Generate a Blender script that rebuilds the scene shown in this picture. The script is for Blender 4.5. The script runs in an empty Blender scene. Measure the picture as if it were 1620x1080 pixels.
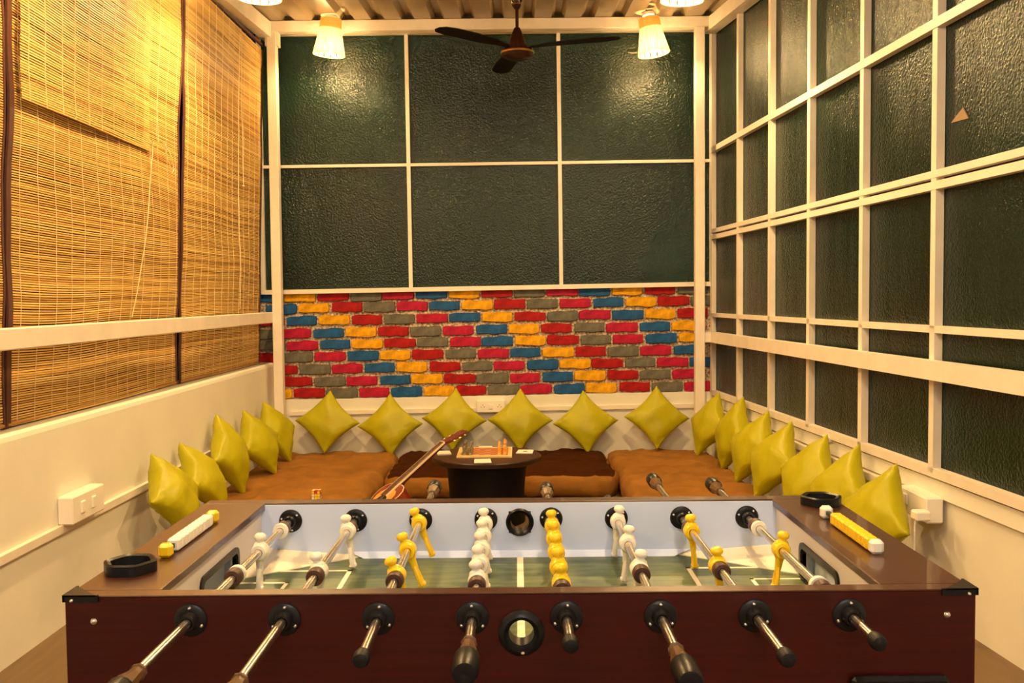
import bpy, bmesh, math, random
from mathutils import Vector, Matrix, noise
random.seed(7)
PI = math.pi
R = math.radians
scene = bpy.context.scene
col = scene.collection

# ------------------------------------------------------------------ camera, world, exposure
cd = bpy.data.cameras.new('camera'); cam = bpy.data.objects.new('camera', cd); col.objects.link(cam)
cd.sensor_width = 36.0; cd.lens = 1500/1620*36.0; cd.clip_start = 0.02
cam.matrix_world = (Matrix.Translation((0, 0, 1.35)) @ Matrix.Rotation(R(0.2927), 4, 'Z')
                    @ Matrix.Rotation(R(90-2.669), 4, 'X') @ Matrix.Rotation(R(-0.55), 4, 'Z'))
scene.camera = cam
w = bpy.data.worlds.new('night'); scene.world = w; w.use_nodes = True
w.node_tree.nodes['Background'].inputs[0].default_value = (0.012, 0.014, 0.02, 1)
w.node_tree.nodes['Background'].inputs[1].default_value = 0.25
scene.view_settings.view_transform = 'Standard'; scene.view_settings.look = 'None'
scene.view_settings.gamma = 1.0; scene.view_settings.use_curve_mapping = False
scene.view_settings.exposure = 0.0
BULB = 2050.0            # strength of the lamp bulbs
BULB_COL = (1.0, 0.66, 0.28)
FILL_TUBE = 300.0              # strength of an unseen tube light, added as neutral fill
FILL_TUBE_COL = (1.0, 0.93, 0.88)

# ------------------------------------------------------------------ materials
def mat(name, base, rough=0.5, var=0.0, vscale=8.0, bump=0.0, bscale=60.0, spec=0.5, metal=0.0,
        sheen=0.0, coat=0.0, stretch=(1, 1, 1), dark=None, detail=4.0, sheen_tint=None, bdist=0.01):
    m = bpy.data.materials.new(name); m.use_nodes = True
    nt = m.node_tree; p = nt.nodes['Principled BSDF']
    p.inputs['Roughness'].default_value = rough; p.inputs['Metallic'].default_value = metal
    p.inputs['Specular IOR Level'].default_value = spec
    p.inputs['Sheen Weight'].default_value = sheen; p.inputs['Coat Weight'].default_value = coat
    if sheen_tint: p.inputs['Sheen Tint'].default_value = (*sheen_tint, 1)
    tc = nt.nodes.new('ShaderNodeTexCoord'); mp = nt.nodes.new('ShaderNodeMapping')
    mp.inputs['Scale'].default_value = stretch
    nt.links.new(tc.outputs['Object'], mp.inputs[0])
    if var or dark:
        n = nt.nodes.new('ShaderNodeTexNoise'); n.inputs['Scale'].default_value = vscale
        n.inputs['Detail'].default_value = detail
        nt.links.new(mp.outputs[0], n.inputs['Vector'])
        r = nt.nodes.new('ShaderNodeValToRGB')
        d = dark if dark else tuple(c*(1-var) for c in base)
        b = base if dark else tuple(min(1, c*(1+var*.6)) for c in base)
        r.color_ramp.elements[0].color = (*d, 1); r.color_ramp.elements[1].color = (*b, 1)
        r.color_ramp.elements[0].position = .3; r.color_ramp.elements[1].position = .7
        nt.links.new(n.outputs['Fac'], r.inputs[0]); nt.links.new(r.outputs[0], p.inputs['Base Color'])
    else:
        p.inputs['Base Color'].default_value = (*base, 1)
    if bump:
        n2 = nt.nodes.new('ShaderNodeTexNoise'); n2.inputs['Scale'].default_value = bscale
        n2.inputs['Detail'].default_value = 5
        nt.links.new(mp.outputs[0], n2.inputs['Vector'])
        bn = nt.nodes.new('ShaderNodeBump'); bn.inputs['Strength'].default_value = bump
        bn.inputs['Distance'].default_value = bdist
        nt.links.new(n2.outputs['Fac'], bn.inputs['Height']); nt.links.new(bn.outputs[0], p.inputs['Normal'])
    return m

def emit(name, colr, s):
    m = bpy.data.materials.new(name); m.use_nodes = True; nt = m.node_tree
    nt.nodes.remove(nt.nodes['Principled BSDF'])
    e = nt.nodes.new('ShaderNodeEmission'); e.inputs[0].default_value = (*colr, 1); e.inputs[1].default_value = s
    nt.links.new(e.outputs[0], nt.nodes['Material Output'].inputs[0]); return m

M = {}
M['plaster'] = mat('cream_plaster', (.76, .73, .63), .62, .05, 3, .25, 25, bdist=.004)
M['paint'] = mat('white_frame_paint', (.80, .72, .62), .42, .07, 9, .15, 70, bdist=.002)
M['floor'] = mat('brown_floor_sheet', (.145, .085, .033), .45, .18, 6, .1, 40, stretch=(6, .6, 1))
M['ceiling'] = mat('painted_roof_sheet', (.33, .25, .145), .33, .10, 3, .12, 12, stretch=(1, .15, 1))
M['mortar'] = mat('rough_mortar', (.85, .70, .52), .85, .45, 60, .9, 70, dark=(.10, .055, .03), bdist=.012)
BR = {}
for k, c in dict(yellow=(.72, .36, .006), red=(.34, .007, .009), grey=(.135, .13, .105), magenta=(.40, .009, .045),
                 blue=(.012, .088, .27)).items():
    BR[k] = mat('painted_brick_'+k, c, .6, .35, 22, .7, 45, spec=.2, bdist=.006)
M['wood'] = mat('mahogany_laminate', (.056, .0045, .003), .34, 0, 5, .05, 60, spec=.3, stretch=(1.2, 14, 30), dark=(.033, .0026, .002))
M['woodtop'] = mat('mahogany_rim_laminate', (.062, .016, .006), .30, 0, 5, .04, 60, spec=.6, coat=.35, stretch=(14, 1.2, 30), dark=(.046, .011, .004))
M['lav'] = mat('lavender_white_lining', (.56, .67, .97), .45, .03, 6)
M['linwarm'] = mat('white_lining', (.62, .58, .62), .45, .03, 6)
M['black'] = mat('black_plastic', (.007, .007, .008), .36, .1, 40, spec=.25)
M['blackmatte'] = mat('black_rubber', (.008, .008, .008), .5, .1, 40, spec=.2)
M['chrome'] = mat('polished_steel', (.74, .68, .60), .24, metal=1.0)
M['screw'] = mat('zinc_screw', (.85, .85, .85), .25, metal=1.0)
M['white'] = mat('white_plastic', (.86, .82, .72), .32)
M['yellow'] = mat('yellow_plastic', (.88, .58, .01), .30)
M['brownrub'] = mat('dark_brown_rubber', (.06, .022, .014), .5, .1, 30)
M['handle'] = mat('smoked_brown_handle', (.12, .06, .022), .3, .15, 40, coat=.2)
M['pale'] = mat('pale_blue_goal_panel', (.62, .72, .88), .5)
M['bluep'] = mat('blue_goal_floor', (.03, .10, .42), .5)
M['line'] = mat('white_field_line', (.84, .78, .62), .5)
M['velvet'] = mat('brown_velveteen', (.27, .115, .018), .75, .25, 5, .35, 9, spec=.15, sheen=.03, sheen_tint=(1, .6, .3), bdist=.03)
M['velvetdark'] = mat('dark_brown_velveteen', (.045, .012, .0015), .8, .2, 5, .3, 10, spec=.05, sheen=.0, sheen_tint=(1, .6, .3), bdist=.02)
M['lime'] = mat('lime_satin', (.40, .365, .004), .42, .10, 6, .25, 30, spec=.3, sheen=.0, sheen_tint=(1, .95, .3), bdist=.006)
M['wenge'] = mat('dark_wenge_veneer', (.030, .013, .008), .35, .2, 10, spec=.3, stretch=(1, 8, 1))
M['wengeblack'] = mat('black_brown_veneer', (.006, .004, .0035), .5, .2, 12, spec=.15, stretch=(8, 8, .6))
M['cable'] = mat('white_cable', (.8, .78, .7), .4)
M['sock'] = mat('white_switch_plastic', (.85, .80, .72), .35)
M['dark'] = mat('dark_gap', (.006, .006, .006), .8)
M['fan'] = mat('maroon_brown_enamel', (.022, .0045, .003), .25, spec=.3)
M['fanblade'] = mat('dark_brown_blade', (.007, .003, .002), .5, spec=.1)
M['gold'] = mat('brass_trim', (.7, .42, .15), .3, metal=1)
M['cord'] = mat('cream_cotton_cord', (.80, .62, .36), .8)
M['tape'] = mat('dark_brown_binding_cloth', (.075, .022, .012), .7, .2, 60)
M['cane'] = None
M['spruce'] = mat('orange_spruce', (.72, .30, .035), .3, .1, 12, coat=.5, stretch=(10, 1, 1))
M['redburst'] = mat('dark_red_guitar_lacquer', (.22, .025, .010), .25, .1, 12, coat=.6)
M['bind'] = mat('cream_guitar_binding', (.82, .66, .44), .4)
M['fret'] = mat('rosewood_fretboard', (.10, .035, .018), .45, .2, 40)
M['neck'] = mat('mahogany_guitar_neck', (.13, .022, .010), .3, .1, 20, coat=.3)
M['boardframe'] = mat('pale_wood_board_frame', (.80, .56, .24), .45, .1, 20)
M['sqred'] = mat('red_board_square', (.33, .035, .012), .45)
M['sqpale'] = mat('pale_board_square', (.56, .30, .11), .45)
M['pgrey'] = mat('grey_chess_piece', (.20, .18, .11), .4)
M['porange'] = mat('orange_wood_chess_piece', (.78, .34, .06), .4)
M['card'] = mat('white_card', (.85, .78, .66), .5)
M['red'] = mat('red_sticker', (.65, .03, .02), .4)
M['sticky'] = mat('yellow_sticker', (.85, .65, .05), .4)
M['bulb'] = emit('lit_bulb', BULB_COL, BULB); M['bulbdim'] = emit('lit_bulb_lower_wattage', BULB_COL, BULB*.5); M['bulbstrong'] = emit('lit_bulb_higher_wattage', BULB_COL, BULB*1.55)

# cane strips glow because light passes through them
def translucent(name, base, tr, fac):
    m = bpy.data.materials.new(name); m.use_nodes = True; nt = m.node_tree
    p = nt.nodes['Principled BSDF']; p.inputs['Base Color'].default_value = (*base, 1); p.inputs['Roughness'].default_value = .5
    t = nt.nodes.new('ShaderNodeBsdfTranslucent'); t.inputs[0].default_value = (*tr, 1)
    mx = nt.nodes.new('ShaderNodeMixShader'); mx.inputs[0].default_value = fac
    nt.links.new(p.outputs[0], mx.inputs[1]); nt.links.new(t.outputs[0], mx.inputs[2])
    nt.links.new(mx.outputs[0], nt.nodes['Material Output'].inputs[0]); return m
M['canedark'] = translucent('lamp_cane_band', (.80, .58, .28), (.95, .74, .40), .5)
M['cane'] = translucent('lamp_cane', (.85, .66, .36), (1.0, .95, .80), .90)

# green film on the panes: dark, dimpled, wrinkled, glossy
def film():
    m = bpy.data.materials.new('dark_green_film_on_glass'); m.use_nodes = True; nt = m.node_tree
    p = nt.nodes['Principled BSDF']; p.inputs['Roughness'].default_value = .20
    p.inputs['Specular IOR Level'].default_value = .34
    tc = nt.nodes.new('ShaderNodeTexCoord')
    n = nt.nodes.new('ShaderNodeTexNoise'); n.inputs['Scale'].default_value = 1.1; n.inputs['Detail'].default_value = 3
    nt.links.new(tc.outputs['Object'], n.inputs['Vector'])
    r = nt.nodes.new('ShaderNodeValToRGB')
    r.color_ramp.elements[0].color = (.002, .010, .004, 1); r.color_ramp.elements[1].color = (.002, .019, .011, 1)
    r.color_ramp.elements[0].position = .35; r.color_ramp.elements[1].position = .7
    nt.links.new(n.outputs['Fac'], r.inputs[0]); nt.links.new(r.outputs[0], p.inputs['Base Color'])
    n1 = nt.nodes.new('ShaderNodeTexNoise'); n1.inputs['Scale'].default_value = 85; n1.inputs['Detail'].default_value = 3
    n2 = nt.nodes.new('ShaderNodeTexNoise'); n2.inputs['Scale'].default_value = 5; n2.inputs['Detail'].default_value = 4
    mp = nt.nodes.new('ShaderNodeMapping'); mp.inputs['Scale'].default_value = (1, 1, .35)
    nt.links.new(tc.outputs['Object'], mp.inputs[0]); nt.links.new(mp.outputs[0], n2.inputs['Vector'])
    nt.links.new(tc.outputs['Object'], n1.inputs['Vector'])
    b1 = nt.nodes.new('ShaderNodeBump'); b1.inputs['Strength'].default_value = .9; b1.inputs['Distance'].default_value = .006
    b2 = nt.nodes.new('ShaderNodeBump'); b2.inputs['Strength'].default_value = .35; b2.inputs['Distance'].default_value = .03
    nt.links.new(n1.outputs['Fac'], b1.inputs['Height']); nt.links.new(n2.outputs['Fac'], b2.inputs['Height'])
    nt.links.new(b2.outputs[0], b1.inputs['Normal']); nt.links.new(b1.outputs[0], p.inputs['Normal'])
    return m
M['film'] = film()

# bamboo: one tint per slat from a colour attribute, and fine streaks
def bamboo():
    m = bpy.data.materials.new('split_bamboo'); m.use_nodes = True; nt = m.node_tree
    p = nt.nodes['Principled BSDF']; p.inputs['Roughness'].default_value = .5
    a = nt.nodes.new('ShaderNodeAttribute'); a.attribute_name = 'tint'
    tc = nt.nodes.new('ShaderNodeTexCoord'); mp = nt.nodes.new('ShaderNodeMapping'); mp.inputs['Scale'].default_value = (1, 2.5, 120)
    n = nt.nodes.new('ShaderNodeTexNoise'); n.inputs['Scale'].default_value = 1.0; n.inputs['Detail'].default_value = 4
    nt.links.new(tc.outputs['Object'], mp.inputs[0]); nt.links.new(mp.outputs[0], n.inputs['Vector'])
    ad = nt.nodes.new('ShaderNodeMath'); ad.operation = 'ADD'
    ml = nt.nodes.new('ShaderNodeMath'); ml.operation = 'MULTIPLY_ADD'; ml.inputs[1].default_value = .9; ml.inputs[2].default_value = -.45
    nt.links.new(n.outputs['Fac'], ml.inputs[0]); nt.links.new(a.outputs['Fac'], ad.inputs[0]); nt.links.new(ml.outputs[0], ad.inputs[1])
    r = nt.nodes.new('ShaderNodeValToRGB')
    r.color_ramp.elements[0].color = (.34, .155, .03, 1); r.color_ramp.elements[1].color = (.86, .62, .22, 1)
    e = r.color_ramp.elements.new(.5); e.color = (.68, .42, .11, 1)
    nt.links.new(ad.outputs[0], r.inputs[0]); nt.links.new(r.outputs[0], p.inputs['Base Color'])
    return m
M['bamboo'] = bamboo()

# playing field print: mown grass stripes
def grass():
    m = bpy.data.materials.new('printed_grass_field'); m.use_nodes = True; nt = m.node_tree
    p = nt.nodes['Principled BSDF']; p.inputs['Roughness'].default_value = .4
    tc = nt.nodes.new('ShaderNodeTexCoord'); sp = nt.nodes.new('ShaderNodeSeparateXYZ')
    nt.links.new(tc.outputs['Object'], sp.inputs[0])
    mm = nt.nodes.new('ShaderNodeMath'); mm.operation = 'MULTIPLY'; mm.inputs[1].default_value = 2*PI/.24
    sn = nt.nodes.new('ShaderNodeMath'); sn.operation = 'SINE'
    nt.links.new(sp.outputs[0], mm.inputs[0]); nt.links.new(mm.outputs[0], sn.inputs[0])
    n = nt.nodes.new('ShaderNodeTexNoise'); n.inputs['Scale'].default_value = 30; n.inputs['Detail'].default_value = 6
    mp = nt.nodes.new('ShaderNodeMapping'); mp.inputs['Scale'].default_value = (.4, 2.2, 1)
    nt.links.new(tc.outputs['Object'], mp.inputs[0]); nt.links.new(mp.outputs[0], n.inputs['Vector'])
    a = nt.nodes.new('ShaderNodeMath'); a.operation = 'MULTIPLY_ADD'; a.inputs[1].default_value = .16
    nt.links.new(sn.outputs[0], a.inputs[0]); nt.links.new(n.outputs['Fac'], a.inputs[2])
    r = nt.nodes.new('ShaderNodeValToRGB')
    r.color_ramp.elements[0].color = (.030, .060, .018, 1); r.color_ramp.elements[1].color = (.155, .185, .070, 1)
    r.color_ramp.elements[0].position = .25; r.color_ramp.elements[1].position = .75
    nt.links.new(a.outputs[0], r.inputs[0]); nt.links.new(r.outputs[0], p.inputs['Base Color'])
    return m
M['grass'] = grass()

# ------------------------------------------------------------------ mesh builder
class MB:
    def __init__(s): s.v = []; s.f = []; s.mi = []; s.cur = 0
    def add(s, vs, fs):
        o = len(s.v); s.v += [Vector(v) for v in vs]
        for f in fs: s.f.append([i+o for i in f]); s.mi.append(s.cur)
        return s
    def box(s, lo, hi, b=0.0):
        x0, y0, z0 = lo; x1, y1, z1 = hi
        if b <= 0:
            s.add([(x0, y0, z0), (x1, y0, z0), (x1, y1, z0), (x0, y1, z0), (x0, y0, z1), (x1, y0, z1), (x1, y1, z1), (x0, y1, z1)],
                  [(0, 3, 2, 1), (4, 5, 6, 7), (0, 1, 5, 4), (1, 2, 6, 5), (2, 3, 7, 6), (3, 0, 4, 7)])
        else:
            vs = []; idx = {}
            for ix in (0, 1):
                for iy in (0, 1):
                    for iz in (0, 1):
                        cx, cy, cz = (x0, x1)[ix], (y0, y1)[iy], (z0, z1)[iz]
                        sx, sy, sz = (1, -1)[ix], (1, -1)[iy], (1, -1)[iz]
                        for ax in range(3):
                            idx[ix, iy, iz, ax] = len(vs)
                            vs.append((cx+(0 if ax == 0 else sx*b), cy+(0 if ax == 1 else sy*b), cz+(0 if ax == 2 else sz*b)))
            fs = []
            for i in (0, 1):
                fs.append([idx[i, 0, 0, 0], idx[i, 1, 0, 0], idx[i, 1, 1, 0], idx[i, 0, 1, 0]])
                fs.append([idx[0, i, 0, 1], idx[1, i, 0, 1], idx[1, i, 1, 1], idx[0, i, 1, 1]])
                fs.append([idx[0, 0, i, 2], idx[1, 0, i, 2], idx[1, 1, i, 2], idx[0, 1, i, 2]])
            for i in (0, 1):
                for j in (0, 1):
                    fs.append([idx[i, j, 0, 0], idx[i, j, 1, 0], idx[i, j, 1, 1], idx[i, j, 0, 1]])
                    fs.append([idx[i, 0, j, 0], idx[i, 1, j, 0], idx[i, 1, j, 2], idx[i, 0, j, 2]])
                    fs.append([idx[0, i, j, 1], idx[1, i, j, 1], idx[1, i, j, 2], idx[0, i, j, 2]])
                    for k in (0, 1): fs.append([idx[i, j, k, a] for a in range(3)])
            s.add(vs, fs)
        return s
    def hexa(s, p):      # eight corner points, bottom loop then top loop
        return s.add(p, [(0, 3, 2, 1), (4, 5, 6, 7), (0, 1, 5, 4), (1, 2, 6, 5), (2, 3, 7, 6), (3, 0, 4, 7)])
    def bar(s, a, b, w, h, up=(0, 0, 1)):
        a = Vector(a); b = Vector(b); d = (b-a).normalized(); r = d.cross(Vector(up)).normalized()*w/2; u = r.cross(d).normalized()*h/2
        return s.hexa([a-r-u, a+r-u, b+r-u, b-r-u, a-r+u, a+r+u, b+r+u, b-r+u])
    def tube(s, pts, r, n=10, cap=True):
        pts = [Vector(p) for p in pts]; rr = r if isinstance(r, (list, tuple)) else [r]*len(pts)
        o = len(s.v); ref = None; vs = []; fs = []
        for i, p in enumerate(pts):
            d = (pts[min(i+1, len(pts)-1)]-pts[max(i-1, 0)]).normalized()
            if ref is None: ref = d.orthogonal().normalized()
            ref = (ref-d*ref.dot(d)).normalized(); bb = d.cross(ref)
            for k in range(n): vs.append(p+(ref*math.cos(2*PI*k/n)+bb*math.sin(2*PI*k/n))*rr[i])
        for i in range(len(pts)-1):
            for k in range(n): fs.append((i*n+k, i*n+(k+1) % n, (i+1)*n+(k+1) % n, (i+1)*n+k))
        if cap: fs.append(tuple(range(n))[::-1]); fs.append(tuple((len(pts)-1)*n+k for k in range(n)))
        return s.add(vs, fs)
    def lathe(s, prof, n=20, mtx=None, sx=1, sy=1, closed=False):   # prof: (radius, z)
        mtx = mtx or Matrix.Identity(4); vs = []; fs = []
        for r, z in prof:
            for k in range(n): vs.append(mtx @ Vector((r*sx*math.cos(2*PI*k/n), r*sy*math.sin(2*PI*k/n), z)))
        m = len(prof)
        for i in range(m-1 if not closed else m):
            j = (i+1) % m
            for k in range(n): fs.append((i*n+k, i*n+(k+1) % n, j*n+(k+1) % n, j*n+k))
        if not closed:
            if prof[0][0] > 1e-5: fs.append(tuple(range(n))[::-1])
            if prof[-1][0] > 1e-5: fs.append(tuple((m-1)*n+k for k in range(n)))
        return s.add(vs, fs)
    def prism(s, poly, z0, z1, mtx=None):
        mtx = mtx or Matrix.Identity(4); n = len(poly)
        vs = [mtx @ Vector((x, y, z0)) for x, y in poly]+[mtx @ Vector((x, y, z1)) for x, y in poly]
        fs = [tuple(range(n))[::-1], tuple(range(n, 2*n))]+[(k, (k+1) % n, n+(k+1) % n, n+k) for k in range(n)]
        return s.add(vs, fs)
    def sphere(s, c, r, n=12, m=8, sc=(1, 1, 1)):
        prof = [(max(1e-6, math.sin(PI*i/m)), -math.cos(PI*i/m)) for i in range(m+1)]
        return s.lathe(prof, n, Matrix.Translation(c) @ Matrix.Diagonal((r*sc[0], r*sc[1], r*sc[2], 1)))
    def mesh(s, name, mats, smooth=False, weld=False):
        me = bpy.data.meshes.new(name); me.from_pydata([tuple(v) for v in s.v], [], s.f)
        if not isinstance(mats, (list, tuple)): mats = [mats]
        for m in mats: me.materials.append(m)
        me.polygons.foreach_set('material_index', s.mi)
        bm = bmesh.new(); bm.from_mesh(me)
        if weld: bmesh.ops.remove_doubles(bm, verts=bm.verts, dist=1e-5)
        bmesh.ops.recalc_face_normals(bm, faces=bm.faces)
        if smooth:
            for f in bm.faces: f.smooth = True
            for e in bm.edges:
                if len(e.link_faces) == 2 and e.calc_face_angle(0) > R(38): e.smooth = False
        bm.to_mesh(me); bm.free(); me.update(); return me
    def obj(s, name, mats, parent=None, smooth=False, weld=False, shift=True):
        """vertices were given in world space; a top-level object gets its origin at its base"""
        if parent is not None:
            o0 = wloc(parent)
        elif shift and s.v:
            xs = [v.x for v in s.v]; ys = [v.y for v in s.v]; zs = [v.z for v in s.v]
            o0 = Vector(((min(xs)+max(xs))/2, (min(ys)+max(ys))/2, min(zs)))
        else: o0 = Vector((0, 0, 0))
        for v in s.v: v -= o0
        o = bpy.data.objects.new(name, s.mesh(name, mats, smooth, weld)); col.objects.link(o)
        if parent is not None: o.parent = parent
        else: o.location = o0
        return o
def wloc(o):
    v = Vector((0, 0, 0))
    while o is not None: v += o.location; o = o.parent
    return v
def inst(name, me, parent, loc, mtx=None):      # loc: world position (parents carry no rotation)
    o = bpy.data.objects.new(name, me); col.objects.link(o)
    l = Vector(loc)-(wloc(parent) if parent else Vector((0, 0, 0)))
    o.parent = parent
    if mtx is not None: o.matrix_local = Matrix.Translation(l) @ mtx
    else: o.location = l
    return o
def empty(name, loc, label=None, cat=None, group=None):
    o = bpy.data.objects.new(name, None); o.empty_display_size = .05; col.objects.link(o); o.location = loc
    if label: tag(o, label, cat, group)
    return o
def tag(o, label, cat, group=None):
    o['label'] = label; o['category'] = cat
    if group: o['group'] = group
    return o
def struct(o, label=None):
    o['kind'] = 'structure'
    if label: o['label'] = label; 
    return o
def stuff(o): o['kind'] = 'stuff'; return o

# ------------------------------------------------------------------ room
YB = 7.42                               # face of the painted brickwork
def XR(y): return 2.032-.069*y          # right wall converges towards the back
def ceilz(y): return 3.435+.065*(y-7.3)
YN = -1.7

struct(MB().box((-2.3, YN, -.06), (2.4, 7.7, 0)).obj('floor', M['floor'], shift=False), 'brown sheet floor of the games room')
# left parapet wall with a rounded top
mb = MB(); prof = [(-2.10, 0), (-1.90, 0), (-1.90, .83), (-1.905, .848), (-1.92, .858), (-2.08, .862), (-2.10, .85)]
n = len(prof); ys = [YN, 7.44]
mb.add([(x, y, z) for y in ys for x, z in prof], [tuple(range(n)), tuple(range(n, 2*n))]+[(k, (k+1) % n, n+(k+1) % n, n+k) for k in range(n)])
struct(mb.obj('wall_left', M['plaster'], shift=False), 'cream plastered low wall below the bamboo blinds')
# right parapet wall
def rwall(y, off, z): return (XR(y)+off, y, z)
mb = MB()
mb.hexa([rwall(YN, 0, 0), rwall(YN, .2, 0), rwall(YB, .2, 0), rwall(YB, 0, 0), rwall(YN, 0, .555), rwall(YN, .2, .555), rwall(YB, .2, .555), rwall(YB, 0, .555)])
struct(mb.obj('wall_right', M['plaster'], shift=False), 'cream plastered low wall below the green windows')
mb = MB(); mb.hexa([rwall(YN, -.016, .50), rwall(YN, .2, .50), rwall(YB, .2, .50), rwall(YB, -.016, .50),
                    rwall(YN, -.010, .570), rwall(YN, .2, .570), rwall(YB, .2, .570), rwall(YB, -.010, .570)])
struct(mb.obj('trim_1', M['plaster'], shift=False), 'cream plaster ledge under the right windows')
# back wall: rough mortar bed, bricks are children
mb = MB(); mb.box((-2.15, YB, 0), (1.72, YB+.2, 1.46))
wb = struct(mb.obj('wall_back', M['mortar'], shift=False), 'back wall with a painted brick band')
sl = .0105
# cream plaster band under the bricks
def zb(x, z): return z+sl*(x+.88)
mb = MB(); a, b = -2.02, 1.52
mb.hexa([(a, YB-.03, 0), (b, YB-.03, 0), (b, YB, 0), (a, YB, 0), (a, YB-.03, zb(a, .572)), (b, YB-.03, zb(b, .572)), (b, YB, zb(b, .578)), (a, YB, zb(a, .578))])
struct(mb.obj('trim_2', M['plaster'], shift=False), 'cream plaster band below the painted bricks')
mb = MB(); mb.hexa([(-1.78, YB-.05, zb(-1.78, .452)), (1.40, YB-.05, zb(1.4, .452)), (1.40, YB-.03, zb(1.4, .452)), (-1.78, YB-.03, zb(-1.78, .452)),
                    (-1.78, YB-.05, zb(-1.78, .484)), (1.40, YB-.05, zb(1.4, .484)), (1.40, YB-.03, zb(1.4, .484)), (-1.78, YB-.03, zb(-1.78, .484))])
struct(mb.obj('trim_3', M['paint'], shift=False), 'white cable trunking along the back wall')
struct(MB().box((-1.90, YN, .395), (-1.878, 7.36, .428)).obj('trim_4', M['paint'], shift=False), 'white cable trunking along the left wall')
mb = MB(); y0, y1 = 4.10, 7.36
mb.hexa([rwall(y0, -.038, .455), rwall(y0, 0, .455), rwall(y1, 0, .455), rwall(y1, -.038, .455), rwall(y0, -.038, .49), rwall(y0, 0, .49), rwall(y1, 0, .49), rwall(y1, -.038, .49)])
struct(mb.obj('trim_5', M['paint'], shift=False), 'white cable trunking along the right wall')
# wall behind the viewer
struct(MB().box((-2.2, YN-.15, 0), (2.35, YN, 3.4)).obj('wall_rear', M['plaster'], shift=False))
# left wall continues up behind the viewer
struct(MB().box((-2.1, YN, .86), (-1.95, 1.62, 3.2)).obj('wall_left_upper', M['plaster'], shift=False))

# bricks ---------------------------------------------------------------
def brick_mesh(seed, L=.244, H=.080):
    rnd = random.Random(seed); pts = []
    nx = 5
    for i in range(nx+1): pts.append((-L/2+L*i/nx, -H/2+rnd.uniform(-.005, .008)))
    pts.append((L/2+rnd.uniform(-.003, .003), 0))
    for i in range(nx, -1, -1): pts.append((-L/2+L*i/nx, H/2+rnd.uniform(-.009, .005)))
    pts.append((-L/2+rnd.uniform(-.003, .003), 0))
    pts = [(x*(.985 if abs(x) > L*.45 and abs(z) > H*.3 else 1), z*(.86 if abs(x) > L*.45 else 1)) for x, z in pts]
    n = len(pts); mb = MB()
    back = [(x, .012, z) for x, z in pts]; mid = [(x, -.013, z) for x, z in pts]
    fr = [(x*.965, -.020-rnd.uniform(0, .004), z*.88) for x, z in pts]
    mb.add(back+mid+fr, [(k, (k+1) % n, n+(k+1) % n, n+k) for k in range(n)]+[(n+k, n+(k+1) % n, 2*n+(k+1) % n, 2*n+k) for k in range(n)]+[tuple(range(2*n, 3*n))])
    return mb
brick_me = {}
for c in BR:
    for sd in range(4):
        brick_me[c, sd] = brick_mesh(sd*7+len(c)).mesh('brick', BR[c], True)
order = ['yellow', 'red', 'grey', 'magenta', 'blue']
rows_z = [1.377, 1.287, 1.190, 1.092, 1.000, .906, .810, .714, .620]
rows_x = [-1.809, -1.704, -1.551, -1.342, -1.293, -1.074, -.945, -.826, -.737]
pitch = .2552
rb = random.Random(3)
for rz_, x0 in zip(rows_z, rows_x):
    for i in range(-8, 15):
        cx = x0+.122+i*pitch
        if cx < -2.02 or cx > 1.55: continue
        xx = cx+rb.uniform(-.004, .004); sc = rb.uniform(.97, 1.02)
        if xx+.122 > 1.60: continue
        z = rz_+sl*(xx+.88)+rb.uniform(-.003, .003)
        inst('brick', brick_me[order[i % 5], rb.randrange(4)], wb, (xx, YB, z),
             Matrix.Rotation(R(-.6+rb.uniform(-.5, .5)), 4, 'Y') @ Matrix.Diagonal((sc, 1, rb.uniform(.97, 1.03), 1)))

# ceiling: trapezoidal sheet, ribs run away from the viewer --------------
mb = MB(); xs = []
x = -2.33; P_ = .2235; 
x = .0-P_*11+.055
while x < 2.5:
    xs += [(x, 0), (x+.028, .042), (x+.072, .042), (x+.10, 0)]; x += P_
vs = []; fs = []; n = len(xs)
for y in (YN, 3.0, YB+.2):
    for (xx, dz) in xs: vs.append((xx, y, ceilz(y)+dz))
for j in range(2):
    for k in range(n-1): fs.append((j*n+k, j*n+k+1, (j+1)*n+k+1, (j+1)*n+k))
mb.add(vs, fs)
ce = struct(mb.obj('ceiling', M['ceiling'], shift=False), 'cream corrugated roof sheet with glossy ribs')

# beams, posts and rails -------------------------------------------------
def trim(n, mbx, label, m='paint'): return struct(mbx.obj('trim_%d' % n, M[m], shift=False), label)
yb0, yb1 = 7.14, 7.22
trim(6, MB().box((-1.93, yb0+.02, 3.345), (1.56, yb1+.02, 3.425), .004), 'white steel beam along the back under the roof')
mb = MB(); mb.hexa([(-1.90, 1.0, ceilz(1)-.105), (-1.81, 1.0, ceilz(1)-.105), (-1.81, 7.3, ceilz(7.3)-.125), (-1.90, 7.3, ceilz(7.3)-.125),
                    (-1.90, 1.0, ceilz(1)-.005), (-1.81, 1.0, ceilz(1)-.005), (-1.81, 7.3, ceilz(7.3)-.012), (-1.90, 7.3, ceilz(7.3)-.012)])
trim(7, mb, 'white steel beam above the bamboo blinds')
mb = MB(); f = lambda y, o, dz: (XR(y)+o, y, ceilz(y)+dz)
mb.hexa([f(1, -.09, -.105), f(1, .0, -.105), f(7.3, .0, -.105), f(7.3, -.09, -.105), f(1, -.09, -.006), f(1, .0, -.006), f(7.3, .0, -.006), f(7.3, -.09, -.006)])
trim(8, mb, 'white steel beam above the right windows')
trim(9, MB().box((-1.845, 7.15, 0), (-1.775, 7.22, 3.345), .004), 'white square post at the left of the back wall')
trim(10, MB().box((1.348, 7.15, 0), (1.420, 7.22, 3.345), .004), 'white square post at the right of the back wall')
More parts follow.
